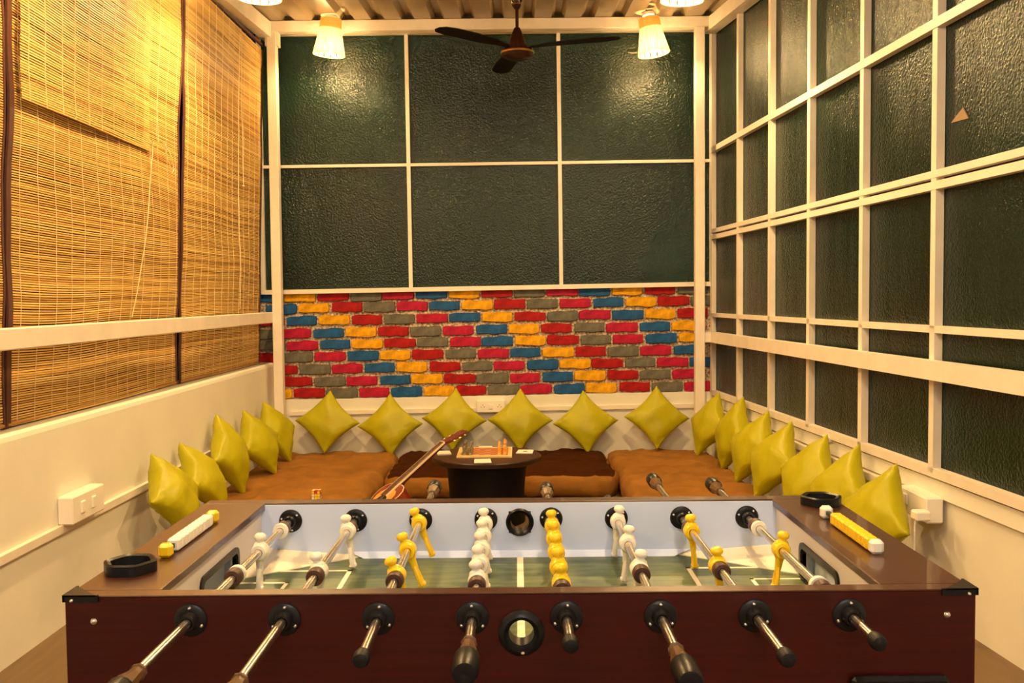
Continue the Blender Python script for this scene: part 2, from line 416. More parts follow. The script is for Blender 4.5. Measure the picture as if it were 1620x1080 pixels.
trim(11, MB().box((-1.895, 1.0, 1.175), (-1.84, 7.41, 1.255), .004), 'white guard rail across the bamboo blinds')
mb = MB(); mb.hexa([rwall(1, -.075, .995), rwall(1, -.022, .995), rwall(7.4, -.022, .995), rwall(7.4, -.075, .995),
                    rwall(1, -.075, 1.073), rwall(1, -.022, 1.073), rwall(7.4, -.022, 1.073), rwall(7.4, -.075, 1.073)])
trim(12, mb, 'white guard rail across the right windows')
trim(13, MB().box((1.42, 7.16, .995), (1.50, 7.21, 1.073), .003), 'short white stub between right post and guard rail')
trim(14, MB().box((-1.86, 7.16, 3.24), (-1.76, 7.235, 3.345), .003), 'white bracket on top of the left post')

# back window --------------------------------------------------------------
def pane(par, p, nrm, th=.006):
    mb = MB(); p = [Vector(q) for q in p]; d = Vector(nrm)*th
    mb.hexa([*p, *[q+d for q in p]]); o = mb.obj('pane', M['film'], par); return o
w1 = struct(empty('window_1', (-.22, 7.40, 1.42)), 'back window of six big dark green panes')
XL, XRr = -1.965, 1.515
zs_ = lambda x: 1.408+.0095*(x+1.76)      # sill
zm_ = lambda x: 2.374+.004*(x+1.76)
zt_ = lambda x: 3.40
cols = [XL, -.822, .345, XRr]
for i in range(3):
    for (za, zb_) in ((zs_, zm_), (zm_, zt_)):
        a, b = cols[i], cols[i+1]
        pane(w1, [(a, 7.392, za(a)), (b, 7.392, za(b)), (b, 7.392, zb_(b)), (a, 7.392, zb_(a))], (0, 1, 0))
def wbar(par, a, b, w, h, name='glazing_bar', up=(0, 0, 1)): return MB().bar(a, b, w, h, up).obj(name, M['paint'], par)
wbar(w1, (XL, 7.375, zs_(XL)), (XRr, 7.375, zs_(XRr)), .045, .034, 'bottom_rail')
wbar(w1, (XL, 7.38, zm_(XL)), (XRr, 7.38, zm_(XRr)), .03, .022, 'cross_rail')
wbar(w1, (XL, 7.375, 3.385), (XRr, 7.375, 3.385), .045, .03, 'top_rail')
for x in (XL, XRr): wbar(w1, (x, 7.377, zs_(x)-.017), (x, 7.377, 3.40), .03, .04, 'side_stile', (0, 1, 0))
for x in cols[1:3]: wbar(w1, (x+.004, 7.378, zs_(x)), (x-.006, 7.378, 3.39), .028, .034, 'glazing_bar', (0, 1, 0))

# right window wall ----------------------------------------------------------
w2 = struct(empty('window_2', (XR(4.5), 4.5, .6)), 'right window wall of many dark green panes in white frames')
my = [7.33, 6.66, 6.0, 5.345, 4.66, 3.965, 3.28, 2.60, 1.92]
hz = [.600, 1.034, 1.200, 1.822, 2.458, 3.10]
def rp(y, off, z): return (XR(y)+off, y, z)
nr = Vector((1, .069, 0)).normalized()
def top(y): return ceilz(y)-.08
for i in range(len(my)-1):
    for j in range(len(hz)):
        y0, y1 = my[i+1], my[i]
        za = hz[j]; zbv = hz[j+1] if j+1 < len(hz) else None
        if j == len(hz)-1: continue
        za0 = za1 = za; zb0 = zb1 = zbv
        if j == len(hz)-2: zb0, zb1 = top(y0), top(y1)
        if zb0-za0 < .02: continue
        pane(w2, [rp(y0, .012, za0), rp(y1, .012, za1), rp(y1, .012, zb1), rp(y0, .012, zb0)], nr)
yn, yf = 1.9, 7.36
for z, h, off in ((.600, .040, -.008), (1.200, .030, -.008), (1.842, .030, -.010), (1.795, .034, -.010), (2.458, .040, -.012)):
    wbar(w2, rp(yn, off, z), rp(yf, off, z), .036, h, 'cross_rail')
for i, y in enumerate(my):
    wbar(w2, rp(y, -.008, .60), rp(y, -.008, top(y)), .04, .036, 'mullion', (1, .069, 0))
mb = MB(); mb.hexa([rwall(1.9, .004, .555), rwall(1.9, .1, .555), rwall(7.3, .1, .555), rwall(7.3, .004, .555), rwall(1.9, .004, .582), rwall(1.9, .1, .582), rwall(7.3, .1, .582), rwall(7.3, .004, .582)])
mb.obj('dark_gap_strip', M['dark'], w2)
MB().box((XR(5.05)-.04, 5.02, .563), (XR(5.05)+.01, 5.10, .592), .004).obj('latch', M['paint'], w2)
# torn scrap of masking tape on the glass
sx = XR(3.85)+.004
M['scrap'] = mat('dull_masking_tape', (.30, .20, .11), .8)
q0 = [(3.77, 2.035), (3.90, 2.040), (3.81, 2.085)]
MB().add([(XR(y)+.012, y, z) for y, z in q0]+[(XR(y)+.009, y, z) for y, z in q0], [(0, 1, 2), (3, 4, 5), (0, 1, 4, 3), (1, 2, 5, 4), (2, 0, 3, 5)]).obj('tape_scrap', M['scrap'], w2)
struct(MB().hexa([rwall(YN, 0, .57), rwall(YN, .15, .57), rwall(1.89, .15, .57), rwall(1.89, 0, .57), rwall(YN, 0, 3.0), rwall(YN, .15, 3.0), rwall(1.89, .15, 3.1), rwall(1.89, 0, 3.1)])
       .obj('wall_right_upper', M['plaster'], shift=False))

# ------------------------------------------------------------------ bamboo blinds
def blind_x(z): return -1.975+(z-.86)/(3.2-.86)*.085
def wob(y, z, s): 
    a = noise.noise(Vector((y*.9+s, z*1.6, s*3.1)))*.018 + noise.noise(Vector((y*.5, z*4.0, s)))*.010
    return a*min(1, max(0, (3.15-z)/.4))
def blind(name, y0, y1, zbot, ztop, seed, label, front=0.0, pitch=.0098, threads=True, bulge=0.0):
    root = empty(name, ((blind_x(zbot)), (y0+y1)/2, zbot), label, 'blind')
    return root, blind_layer(root, y0, y1, zbot, ztop, seed, front, pitch, bulge)
def blind_layer(root, y0, y1, zbot, ztop, seed, front, pitch, bulge, name='slats'):
    rnd = random.Random(seed); mb = MB(); tint = []
    nseg = max(6, int((y1-y0)/.16)); z = zbot+.004; o0 = wloc(root)
    V = []; F = []
    def off(y, z):
        b = 0
        if bulge: 
            t = (z-1.0)/1.2
            if 0 < t < 1: b = bulge*math.sin(PI*t)**.7*(math.sin(PI*min(1, max(0, (y-y0)/(y1-y0))))**.6)
        return blind_x(z)+front+wob(y, z, seed)+b
    while z < ztop:
        h = pitch*rnd.uniform(.62, .93); tv = rnd.gauss(.52, .17); sag = rnd.uniform(-.0015, .0015)
        base = len(V); ph = rnd.uniform(0, 9)
        for k in range(nseg+1):
            y = y0+(y1-y0)*k/nseg
            zz = z+noise.noise(Vector((y*1.3, z*2.0, seed*5.0)))*.022*min(1, max(0, (z-zbot)/.1))*min(1, max(0, (ztop-z)/.15))+noise.noise(Vector((y*2.2+ph, ph, z*9)))*.0016
            x = off(y, zz)+rnd.uniform(-.0008, .0008)
            V += [(x-.0015, y, zz-h/2), (x+.0018, y, zz-h*.3), (x+.0018, y, zz+h*.3), (x-.0015, y, zz+h/2)]
            tint += [tv+rnd.uniform(-.05, .05)]*4
        for k in range(nseg):
            b0 = base+k*4
            for q in range(3): F.append((b0+q, b0+q+1, b0+4+q+1, b0+4+q))
        z += pitch
    me = bpy.data.meshes.new(name); me.from_pydata([tuple(Vector(v)-o0) for v in V], [], F)
    at = me.attributes.new('tint', 'FLOAT', 'POINT'); at.data.foreach_set('value', tint)
    me.materials.append(M['bamboo'])
    o = bpy.data.objects.new(name, me); col.objects.link(o); o.parent = root; stuff(o)
    # weaving threads
    mb = MB(); ny = max(2, int((y1-y0)/.125)); zs = [zbot+(ztop-zbot)*i/22 for i in range(23)]
    for i in range(ny):
        y = y0+(y1-y0)*(i+.5)/ny+rnd.uniform(-.01, .01)
        mb.tube([(off(y, z)+.0035, y+noise.noise(Vector((z, y, 1)))*.01, z) for z in zs], .0013, 4)
    stuff(mb.obj('weaving_thread', M['cord'], root))
    return off
def tape(root, y, off, zbot, ztop, w=.03):
    mb = MB(); zs = [zbot+(ztop-zbot)*i/24 for i in range(25)]
    vs = []; fs = []
    for z in zs:
        x = off(y, z)
        vs += [(x-.004, y-w/2, z), (x+.006, y-w/2, z), (x+.006, y+w/2, z), (x-.004, y+w/2, z)]
    for i in range(24):
        for q in range(4): fs.append((i*4+q, i*4+(q+1) % 4, i*4+4+(q+1) % 4, i*4+4+q))
    fs += [(0, 1, 2, 3), (96, 97, 98, 99)]
    mb.add(vs, fs).obj('edge_binding', M['tape'], root)
ZT = lambda y: ceilz(y)-.13
b0, f0 = blind('bamboo_blind', 1.75, 3.60, .866, 2.98, 1, 'bamboo blind at the left frame edge, only its dark bound edge showing')
tape(b0, 3.602, f0, .866, 2.98, .012)
b1, f1 = blind('bamboo_blind', 3.635, 5.475, .866, 3.08, 2, 'wide bamboo blind in the middle of the left wall, upper half doubled over', bulge=.03)
tape(b1, 3.638, f1, .866, 3.08, .034); tape(b1, 5.475, f1, .866, 3.08, .018)
fv = blind_layer(b1, 3.665, 4.98, 2.13, 3.07, 9, .028, .0105, 0, 'folded_over_slats')
b2, f2 = blind('bamboo_blind', 5.525, 7.20, .866, 3.22, 5, 'bamboo blind in the far left corner beside the white post', bulge=.012)
tape(b2, 5.525, f2, .866, 3.22, .018); tape(b2, 7.195, f2, .866, 3.22, .016)
for root, f_, zt, yA, yB in ((b0, f0, 2.98, 1.75, 3.6), (b1, f1, 3.08, 3.635, 5.475), (b2, f2, 3.22, 5.525, 7.2)):
    MB().tube([(f_(yA, zt-.01), yA, zt), (f_(yB, zt-.01), yB, zt+.035)], .013, 8).obj('head_bar', M['tape'], root, True)
    MB().tube([(f_(yA, .872), yA, .876), (f_(yB, .872), yB, .876)], .008, 8).obj('bottom_bar', M['bamboo'], root, True)
# pull cords
def cordpts(f_, y0, z0, y1, z1, n=14, d=.055): return [(f_(y0+(y1-y0)*i/n, z0+(z1-z0)*i/n)+d, y0+(y1-y0)*i/n, z0+(z1-z0)*i/n) for i in range(n+1)]
mb = MB(); mb.tube(cordpts(f1, 4.98, 3.05, 5.0, 2.18, d=.06), .0028, 6)
mb.tube([(-1.845, 5.0, 2.18), (-1.84, 5.06, 2.10), (-1.84, 5.11, 2.03), (-1.84, 5.14, 2.055), (-1.84, 5.11, 2.12), (-1.845, 5.02, 2.18)], .0028, 6)
mb.tube(cordpts(f1, 5.0, 2.18, 4.70, 1.27, d=.03), .0026, 6)
mb.obj('pull_cord', M['cord'], b1, True)
mb = MB(); mb.tube(cordpts(f2, 6.52, 3.16, 6.56, 1.28, d=.03), .0026, 6); mb.tube(cordpts(f2, 6.53, 3.16, 6.62, 2.15, d=.04), .0026, 6)
mb.sphere((f2(6.62, 2.15)+.04, 6.62, 2.14), .008); mb.obj('pull_cord', M['cord'], b2, True)

# ------------------------------------------------------------------ ceiling lamps
strip_mb = MB(); 
NS = 15
def lamp(loc, tilt, rot, label, group, bulb='bulb', drop=.055):
    loc = (loc[0], loc[1], loc[2]-drop)
    root = empty('cane_lamp', loc, label, 'lamp', group)
    T = Matrix.Rotation(rot, 4, 'Z') @ Matrix.Rotation(tilt, 4, 'X')
    def put(mb, name, m, smooth=True):
        o = bpy.data.objects.new(name, mb.mesh(name, m, smooth)); col.objects.link(o); o.parent = root; o.matrix_local = T; return o
    put(MB().lathe([(.045, drop), (.045, drop-.02), (.022, drop-.022), (.022, -.185)], 16), 'ceiling_holder', M['sock'])
    put(MB().sphere((0, 0, -.218), .036, 16, 10, (1, 1, 1.15)), 'bulb', M[bulb])
    put(MB().lathe([(.073, -.008), (.077, -.008), (.0815, -.078), (.0775, -.078)], 24, closed=True), 'cane_band', M['canedark'])
    me = MB()
    vs = []; 
    for z, r, wd in ((-.012, .072, .0128), (-.075, .075, .0136), (-.17, .094, .0168), (-.265, .114, .0198)):
        vs += [(r, -wd, z), (r+.003, -wd, z), (r+.003, wd, z), (r, wd, z)]
    fs = [(0, 1, 2, 3), (12, 13, 14, 15)]
    for i in range(3):
        for q in range(4): fs.append((i*4+q, i*4+(q+1) % 4, i*4+4+(q+1) % 4, i*4+4+q))
    mesh = me.add(vs, fs).mesh('cane_strip', M['cane'])
    for k in range(NS):
        o = bpy.data.objects.new('cane_strip', mesh); col.objects.link(o); o.parent = root
        o.matrix_local = T @ Matrix.Rotation(2*PI*k/NS, 4, 'Z')
    put(MB().lathe([(.112, -.262), (.117, -.262), (.117, -.268), (.112, -.268)], 24, closed=True), 'bottom_hoop', M['cane'])
    return root
lamp((-1.335, 7.03, ceilz(7.03)-.003), R(6), R(60), 'cane ceiling lamp over the far left, in front of the back beam', 'cane lamps under the roof', 'bulbdim', .012)
lamp((.985, 7.03, ceilz(7.03)-.003), R(-8), R(80), 'cane ceiling lamp at the far right, with a loose strip end', 'cane lamps under the roof', 'bulbdim', .035)
lr = bpy.data.objects[-1] if False else [o for o in col.objects if o.get('label', '').startswith('cane ceiling lamp at the far right')][0]
MB().tube([(.885, 6.94, ceilz(7.03)-.312), (.85, 6.93, ceilz(7.03)-.318), (.82, 6.93, ceilz(7.03)-.312)], [.006, .005, .003], 6).obj('loose_strip_end', M['cane'], lr)
lamp((-1.37, 5.2, ceilz(5.2)-.003), R(3), R(20), 'cane ceiling lamp at the top left edge, only its bright bottom showing', 'cane lamps under the roof', 'bulbstrong')
lamp((.915, 5.2, ceilz(5.2)-.003), R(4), R(10), 'cane ceiling lamp at the top right edge, only its bright bottom showing', 'cane lamps under the roof', 'bulbstrong', .09)
for y, yt in ((3.4, 'just beyond the football table'), (1.5, 'above the football table')):
    for x, xt in ((-1.37, 'left'), (.45, 'right')):
        lamp((x, y, ceilz(y)-.003), 0, 0, 'cane ceiling lamp above the frame, %s side, %s' % (xt, yt), 'cane lamps out of view')
# unseen tube light, added behind the viewer to whiten the football table lining
tl = empty('fill_tube_light', (.2, -.9, ceilz(-.9)-.03), 'added fill light, an unseen white tube under the roof behind the viewer', 'lamp')
MB().box((-.45, -.94, ceilz(-.9)-.06), (.85, -.86, ceilz(-.9)-.01), .004).obj('fill_tube_housing', M['sock'], tl)
MB().tube([(-.40, -.9, ceilz(-.9)-.085), (.80, -.9, ceilz(-.9)-.085)], .014, 12).obj('tube', emit('lit_fill_tube', FILL_TUBE_COL, FILL_TUBE), tl, True)

# ------------------------------------------------------------------ ceiling fan
fx, fy, fz = .02, 6.1, 2.915
fan = empty('ceiling_fan', (fx, fy, ceilz(fy)), 'maroon three-blade ceiling fan hanging before the back window', 'fan')
T = Matrix.Translation((fx, fy, fz))
MB().lathe([(.0, -.062), (.055, -.058), (.095, -.040), (.105, -.018), (.098, .004), (.06, .030), (.045, .075), (.030, .115), (.018, .14)], 28, T).obj('motor_housing', M['fan'], fan, True)
MB().lathe([(.1055, -.022), (.1085, -.016), (.1055, -.010)], 28, T).obj('trim_ring', M['gold'], fan, True)
MB().tube([(fx, fy, fz+.13), (fx, fy, ceilz(fy)-.10)], .011, 12).obj('down_rod', M['fan'], fan, True)
zc = ceilz(fy)
MB().lathe([(.014, zc-.185), (.030, zc-.165), (.036, zc-.14), (.050, zc-.10), (.062, zc-.05), (.066, zc-.003)], 20, Matrix.Translation((fx, fy, 0))).obj('canopy', M['fan'], fan, True)
for zz, r in ((-.155, .036), (-.118, .047)):
    MB().lathe([(r-.002, zc+zz-.004), (r+.004, zc+zz), (r-.002, zc+zz+.004)], 20, Matrix.Translation((fx, fy, 0))).obj('trim_ring', M['gold'], fan, True)
mb = MB(); out = []
secs = [(.09, .022), (.16, .03), (.22, .055), (.40, .066), (.56, .066), (.635, .052), (.665, .022)]
vs = []; fs = []
for (r, hw) in secs:
    tw = R(3); 
    for sgn in (-1, 1):
        for dz in (-.002, .002): vs.append((r, sgn*hw*math.cos(tw), sgn*hw*math.sin(tw)+dz+.004*math.sin(r*5)))
for i in range(len(secs)-1):
    b = i*4
    for q in ((0, 1), (1, 3), (3, 2), (2, 0)): fs.append((b+q[0], b+q[1], b+4+q[1], b+4+q[0]))
fs += [(0, 1, 3, 2), (24, 25, 27, 26)]
blade = mb.add(vs, fs).mesh('fan_blade', M['fanblade'])
for a in (R(225), R(-20), R(101)):
    inst('fan_blade', blade, fan, (fx, fy, fz+.012), Matrix.Rotation(a, 4, 'Z'))

# ------------------------------------------------------------------ sockets and cable
def plate(name, lo, hi, face, label):
    o = empty(name, ((lo[0]+hi[0])/2, (lo[1]+hi[1])/2, lo[2]), label, 'socket')
    MB().box(lo, hi, .006).obj('switch_box', M['sock'], o)
    return o
s = plate('switch_box', (-1.90, 3.86, .428), (-1.835, 4.16, .545), 'x', 'white switch box on the left wall trunking')
for y in (3.95, 4.05): MB().box((-1.838, y-.018, .462), (-1.828, y+.018, .512), .003).obj('rocker_switch', M['sock'], s)
s = plate('socket_plate', (-.318, YB-.082, .455), (-.095, YB-.03, .552), 'y', 'white double socket on the back wall between two cushions')
for x in (-.27, -.14):
    for dx, dz in ((-.012, 0), (.012, 0), (0, .016)): MB().lathe([(.0035, 0), (.0035, .002)], 8, Matrix.Translation((x+dx, YB-.082, .500+dz)) @ Matrix.Rotation(R(90), 4, 'X')).obj('socket_hole', M['dark'], s)
MB().box((-.225, YB-.087, .483), (-.19, YB-.08, .523), .002).obj('rocker_switch', M['sock'], s)
xr = XR(4.0)
s = plate('switch_box', (xr-.085, 3.86, .405), (xr-.012, 4.14, .512), 'x', 'white socket box on the right wall with a plug in it')
MB().box((xr-.092, 4.04, .445), (xr-.083, 4.08, .49), .003).obj('rocker_switch', M['sock'], s)
pl = empty('plug_adapter', (xr-.13, 3.83, 0), 'white charger plug pushed into the right wall socket', 'plug')
MB().box((xr-.150, 3.80, .430), (xr-.088, 3.858, .468), .006).obj('plug_body', M['sock'], pl)
MB().tube([(xr-.14, 3.83, .432), (xr-.143, 3.83, .40), (xr-.145, 3.83, .25), (xr-.14, 3.83, .10), (xr-.13, 3.82, .03), (xr-.11, 3.80, .006), (xr-.10, 3.74, .005),
           (xr-.07, 3.66, .005), (xr-.12, 3.58, .005), (xr-.22, 3.56, .005), (xr-.32, 3.60, .005)], .0035, 8).obj('cable', M['cable'], pl, True)

# ------------------------------------------------------------------ mattresses
def mattress(x0, x1, y0, y1, z1, seed, label, front_dark=False, r=.07, rot=0):
    root_c = Vector(((x0+x1)/2, (y0+y1)/2, 0)); hx, hy, hz_ = (x1-x0)/2, (y1-y0)/2, z1/2
    N = (int((x1-x0)/.030), int((y1-y0)/.030), 6)
    bm = bmesh.new(); vmap = {}
    def pt(u, v, w):
        p = Vector((u*hx, v*hy, w*hz_)); q = Vector((max(-hx+r, min(hx-r, p.x)), max(-hy+r, min(hy-r, p.y)), max(-hz_+r, min(hz_-r, p.z))))
        d = p-q
        if d.length > 1e-9: p = q+d.normalized()*r*(1.0 if d.length > 0 else 1)
        # crown and wrinkles
        if w > 0: p.z += .016*(1-u*u)*(1-v*v)
        wp = p+root_c
        nn = noise.noise(Vector((wp.x*3+seed, wp.y*3, wp.z*3)))*.018 + noise.noise(Vector((wp.x*9, wp.y*7+seed, wp.z*4)))*.008
        nn += (1-abs(noise.noise(Vector((wp.x*4+wp.y*2, wp.y*3-wp.x*2, seed*2.7)))))**8*.016+(1-abs(noise.noise(Vector((wp.x*7-wp.y*3, wp.y*5+wp.z*9, seed*1.7)))))**10*.010
        dirv = Vector((u**5, v**5, w)).normalized()
        p += dirv*nn
        p.z = max(p.z, -hz_+.001)
        return p
    def g(i, j, k):
        key = (i, j, k)
        if key not in vmap: vmap[key] = bm.verts.new(pt(2*i/N[0]-1, 2*j/N[1]-1, 2*k/N[2]-1))
        return vmap[key]
    def face(a, b, c, d, mi):
        f_ = bm.faces.new((a, b, c, d)); f_.smooth = True; f_.material_index = mi
    for i in range(N[0]):
        for j in range(N[1]):
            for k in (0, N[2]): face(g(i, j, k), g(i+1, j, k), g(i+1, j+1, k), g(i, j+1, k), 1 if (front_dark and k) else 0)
    for i in range(N[0]):
        for k in range(N[2]):
            for j in (0, N[1]): face(g(i, j, k), g(i+1, j, k), g(i+1, j, k+1), g(i, j, k+1), 0)
    for j in range(N[1]):
        for k in range(N[2]):
            for i in (0, N[0]): face(g(i, j, k), g(i, j+1, k), g(i, j+1, k+1), g(i, j, k+1), 0)
    bmesh.ops.recalc_face_normals(bm, faces=bm.faces)
    me = bpy.data.meshes.new('floor_mattress'); 
    bmesh.ops.translate(bm, verts=bm.verts, vec=(0, 0, hz_)); bm.to_mesh(me); bm.free()
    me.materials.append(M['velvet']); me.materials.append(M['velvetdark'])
    o = bpy.data.objects.new('floor_mattress', me); col.objects.link(o); o.location = root_c; o.rotation_euler.z = rot
    tag(o, label, 'mattress', 'floor mattresses around the seating corner')
    return o
mattress(-1.865, -.93, 5.28, 7.33, .165, 1.3, 'tan brown floor mattress along the left wall in the far corner')
mattress(-1.74, -1.08, 4.6, 5.25, .165, 4.1, 'tan brown floor mattress on the left wall behind the football table')
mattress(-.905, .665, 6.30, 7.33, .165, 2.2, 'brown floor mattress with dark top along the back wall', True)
mattress(.69, 1.47, 5.25, 7.33, .165, 6.4, 'tan brown floor mattress along the right wall in the far corner')
mattress(.85, 1.50, 3.75, 5.22, .165, 8.8, 'tan brown floor mattress on the right wall behind the football table')

# ------------------------------------------------------------------ cushions
def cushion_mesh(seed, a=.205, T=.075):
    n = 26; bm = bmesh.new(); rnd = random.Random(seed); ph = rnd.uniform(0, 20)
    top_ = {}; bot = {}
    def pos(u, v, s):
        cx = 1-.13*(1-v*v)**1.2*abs(u)**4; cy = 1-.13*(1-u*u)**1.2*abs(v)**4
        x = a*u*cx; y = a*v*cy
        th = T*((1-u**2)*(1-v**2))**.42*(1-.12*(u*u+v*v))
        nn = noise.noise(Vector((u*1.6+ph, v*1.6, s)))*.014
        # pleats that run out of the corners
        d = abs(abs(u)-abs(v)); e = max(abs(u), abs(v))
        wr = math.sin((u*v)*16+noise.noise(Vector((u*3+ph, v*3, 2)))*5)*.0032*(abs(u*v))*1.6
        wr += math.sin(v*30+u*5+noise.noise(Vector((u*2, v*2, ph)))*6)*.0022*max(0, -u-.1)*(1-v*v)
        edge = min(1, (1-e)*7)
        return Vector((x, y, s*(th+(nn+wr)*edge)))
    for i in range(n+1):
        for j in range(n+1):
            u = -1+2*i/n; v = -1+2*j/n
            u = math.sin(u*PI/2)*.5+u*.5; v = math.sin(v*PI/2)*.5+v*.5
            top_[i, j] = bm.verts.new(pos(u, v, 1))
            bot[i, j] = top_[i, j] if i in (0, n) or j in (0, n) else bm.verts.new(pos(u, v, -1))
    for i in range(n):
        for j in range(n):
            for d in (top_, bot):
                f_ = bm.faces.new((d[i, j], d[i+1, j], d[i+1, j+1], d[i, j+1])); f_.smooth = True
    bmesh.ops.recalc_face_normals(bm, faces=bm.faces)
    # stand on a corner: local +Z of the square becomes -Y (front), diagonal becomes Z, bottom corner at the origin
    Mx = Matrix.Translation((0, 0, a*1.414)) @ Matrix.Rotation(R(90), 4, 'X') @ Matrix.Rotation(R(45), 4, 'Z')
    bmesh.ops.transform(bm, matrix=Mx, verts=bm.verts)
    me = bpy.data.meshes.new('cushion'); bm.to_mesh(me); bm.free(); me.materials.append(M['lime']); return me
CM = [cushion_mesh(s) for s in (1, 2, 3, 4)]
def cushion(k, loc, rz, lean, roll, label, group, sc=(1, 1, 1)):
    o = bpy.data.objects.new('cushion', CM[k % 4]); col.objects.link(o)
    o.matrix_world = Matrix.Translation(loc) @ Matrix.Rotation(R(rz), 4, 'Z') @ Matrix.Rotation(R(-lean), 4, 'X') @ Matrix.Rotation(R(roll), 4, 'Y') @ Matrix.Diagonal((*sc, 1))
    tag(o, label, 'cushion', group); return o
G1, G2, G3 = 'cushions along the back wall', 'cushions along the left wall', 'cushions along the right wall'
zc = .165
back = [(-1.475, .17, 3, 'first from the left post, standing on the left mattress'), (-.97, .14, -2, 'second from the left post'),
        (-.50, .18, 3, 'behind the guitar headstock'), (.015, .17, 1, 'right behind the round table, below the double socket'),
        (.535, .15, -3, 'between the round table and the right mattress'), (1.06, .18, 2, 'nearest the right post, its back to the wall')]
for i, (x, z, ro, t) in enumerate(back):
    cushion(i, (x, 7.17, z), 0, 17, ro, 'lime cushion on the back wall, '+t, G1, (.87, .95, .86))
left = [(-1.60, 4.68, .165, 86, 31, 4, 'nearest the viewer and lowest, by the score beads', (.84, 1.15, .84)),
        (-1.62, 5.22, .165, 88, 31, -6, 'second nearest, lower than the next one', (.82, 1.1, .82)),
        (-1.68, 5.75, .15, 85, 18, 0, 'third along, tall, seen edge-on', (.87, 1.15, .92)),
        (-1.63, 6.33, .165, 74, 24, -8, 'fourth along, leaning on its neighbour', (.87, 1.1, .86)),
        (-1.64, 6.80, .165, 72, 24, -4, 'farthest one in the corner by the post', (.85, 1.0, .86))]
for i, (x, y, z, rz, le, ro, t, sc) in enumerate(left):
    cushion(i+1, (x, y, z), rz, le, ro, 'lime cushion on the left wall, '+t, G2, sc)
right = [(1.315, 6.93, .16, -68, 20, 4, 'farthest one, right in front of the white post', (.80, 1.0, .88)),
         (1.39, 6.42, .15, -80, 15, 4, 'second farthest, wrinkled and seen edge-on', (.87, 1.2, .92)),
         (1.36, 5.90, .165, -72, 24, 6, 'third farthest, leaning outwards', (.87, 1.1, .88)),
         (1.36, 5.42, .165, -74, 26, 4, 'fourth along, in the middle of the row', (.87, 1.1, .88)),
         (1.40, 4.93, .165, -74, 28, 2, 'third nearest, its front in shadow', (.87, 1.05, .88)),
         (1.42, 4.50, .165, -78, 28, -2, 'second nearest, behind the black cup holder', (.87, 1.05, .90)),
         (1.435, 4.02, .165, -78, 21, 4, 'nearest the viewer, touching the plug', (.87, 1.05, .86))]
for i, (x, y, z, rz, le, ro, t, sc) in enumerate(right):
    cushion(i, (x, y, z), rz, le, ro, 'lime cushion on the right wall, '+t, G3, sc)

# ------------------------------------------------------------------ round table with chess board
tx, ty, tz = -.19, 5.70, .40
rt = empty('round_table', (tx, ty, 0), 'low round dark wood table with black barrel base', 'table')
MB().lathe([(.0, tz-.035), (.318, tz-.035), (.328, tz-.028), (.330, tz-.006), (.325, tz), (0, tz)], 56, Matrix.Translation((tx, ty, 0))).obj('table_top', M['wenge'], rt, True)
MB().lathe([(0, 0), (.232, 0), (.232, .02), (.226, .10), (.228, .2), (.238, .30), (.246, tz-.035), (0, tz-.035)], 48, Matrix.Translation((tx, ty, 0))).obj('barrel_base', M['wengeblack'], rt, True)
cbx, cby, cs = -.20, 5.755, .165
cb = empty('chess_board', (cbx, cby, tz), 'pale framed red chess board on the round table', 'chess board')
mb = MB(); t_ = .012
mb.box((cbx-cs, cby-cs, tz+.0005), (cbx+cs, cby+cs, tz+t_-.003)); mb.obj('board_base', M['boardframe'], cb)
for (a, b) in (((-cs, -cs), (cs, -cs+.026)), ((-cs, cs-.026), (cs, cs)), ((-cs, -cs+.026), (-cs+.026, cs-.026)), ((cs-.026, -cs+.026), (cs, cs-.026))):
    MB().box((cbx+a[0], cby+a[1], tz+t_-.004), (cbx+b[0], cby+b[1], tz+t_), .001).obj('board_frame', M['boardframe'], cb)
q = (cs-.026)*2/8; sq = {}
for k, m in (('d', 'sqred'), ('l', 'sqpale')): sq[k] = MB().box((-q/2+.0003, -q/2+.0003, 0), (q/2-.0003, q/2-.0003, .003)).mesh('board_square', M[m])
for i in range(8):
    for j in range(8):
        inst('board_square', sq['d' if (i+j) % 2 else 'l'], cb, (cbx-cs+.026+q*(i+.5), cby-cs+.026+q*(j+.5), tz+t_-.0035))
pawn = [(0, 0), (.011, 0), (.011, .004), (.006, .009), (.0045, .024), (.008, .027), (.0075, .030), (.0085, .036), (.006, .042), (0, .044)]
tall = [(0, 0), (.0125, 0), (.0125, .005), (.007, .011), (.005, .038), (.0095, .043), (.006, .046), (.009, .058), (.006, .063), (.003, .066), (.003, .070), (0, .072)]
mid_ = [(0, 0), (.012, 0), (.012, .005), (.007, .01), (.0055, .03), (.010, .034), (.0095, .05), (.007, .051), (0, .050)]
pm = {}
for cn, m in (('grey', 'pgrey'), ('orange', 'porange')):
    for kn, pr in (('pawn', pawn), ('tall', tall), ('mid', mid_)): pm[cn, kn] = MB().lathe(pr, 12).mesh('chess_piece', M[m], True)
back_rank = ['mid', 'mid', 'tall', 'tall', 'tall', 'tall', 'mid', 'mid']
for cn, c0, c1, side in (('grey', 0, 1, 'left'), ('orange', 7, 6, 'right')):
    for j in range(8):
        for cc, kn in ((c0, back_rank[j]), (c1, 'pawn')):
            o = inst('chess_piece', pm[cn, kn], None, (cbx-cs+.026+q*(cc+.5), cby-cs+.026+q*(j+.5), tz+t_-.0003))
            od = ['nearest the viewer', 'second from the viewer', 'third from the viewer', 'fourth from the viewer', 'fifth from the viewer', 'sixth from the viewer', 'seventh from the viewer', 'farthest from the viewer'][j]
            rw = 'inner' if kn == 'pawn' else 'outer'
            tag(o, '%s chess %s on the %s of the board, %s row, %s' % (cn, 'pawn' if kn == 'pawn' else 'piece', side, rw, od), 'chess piece', '%s chess pieces' % cn)
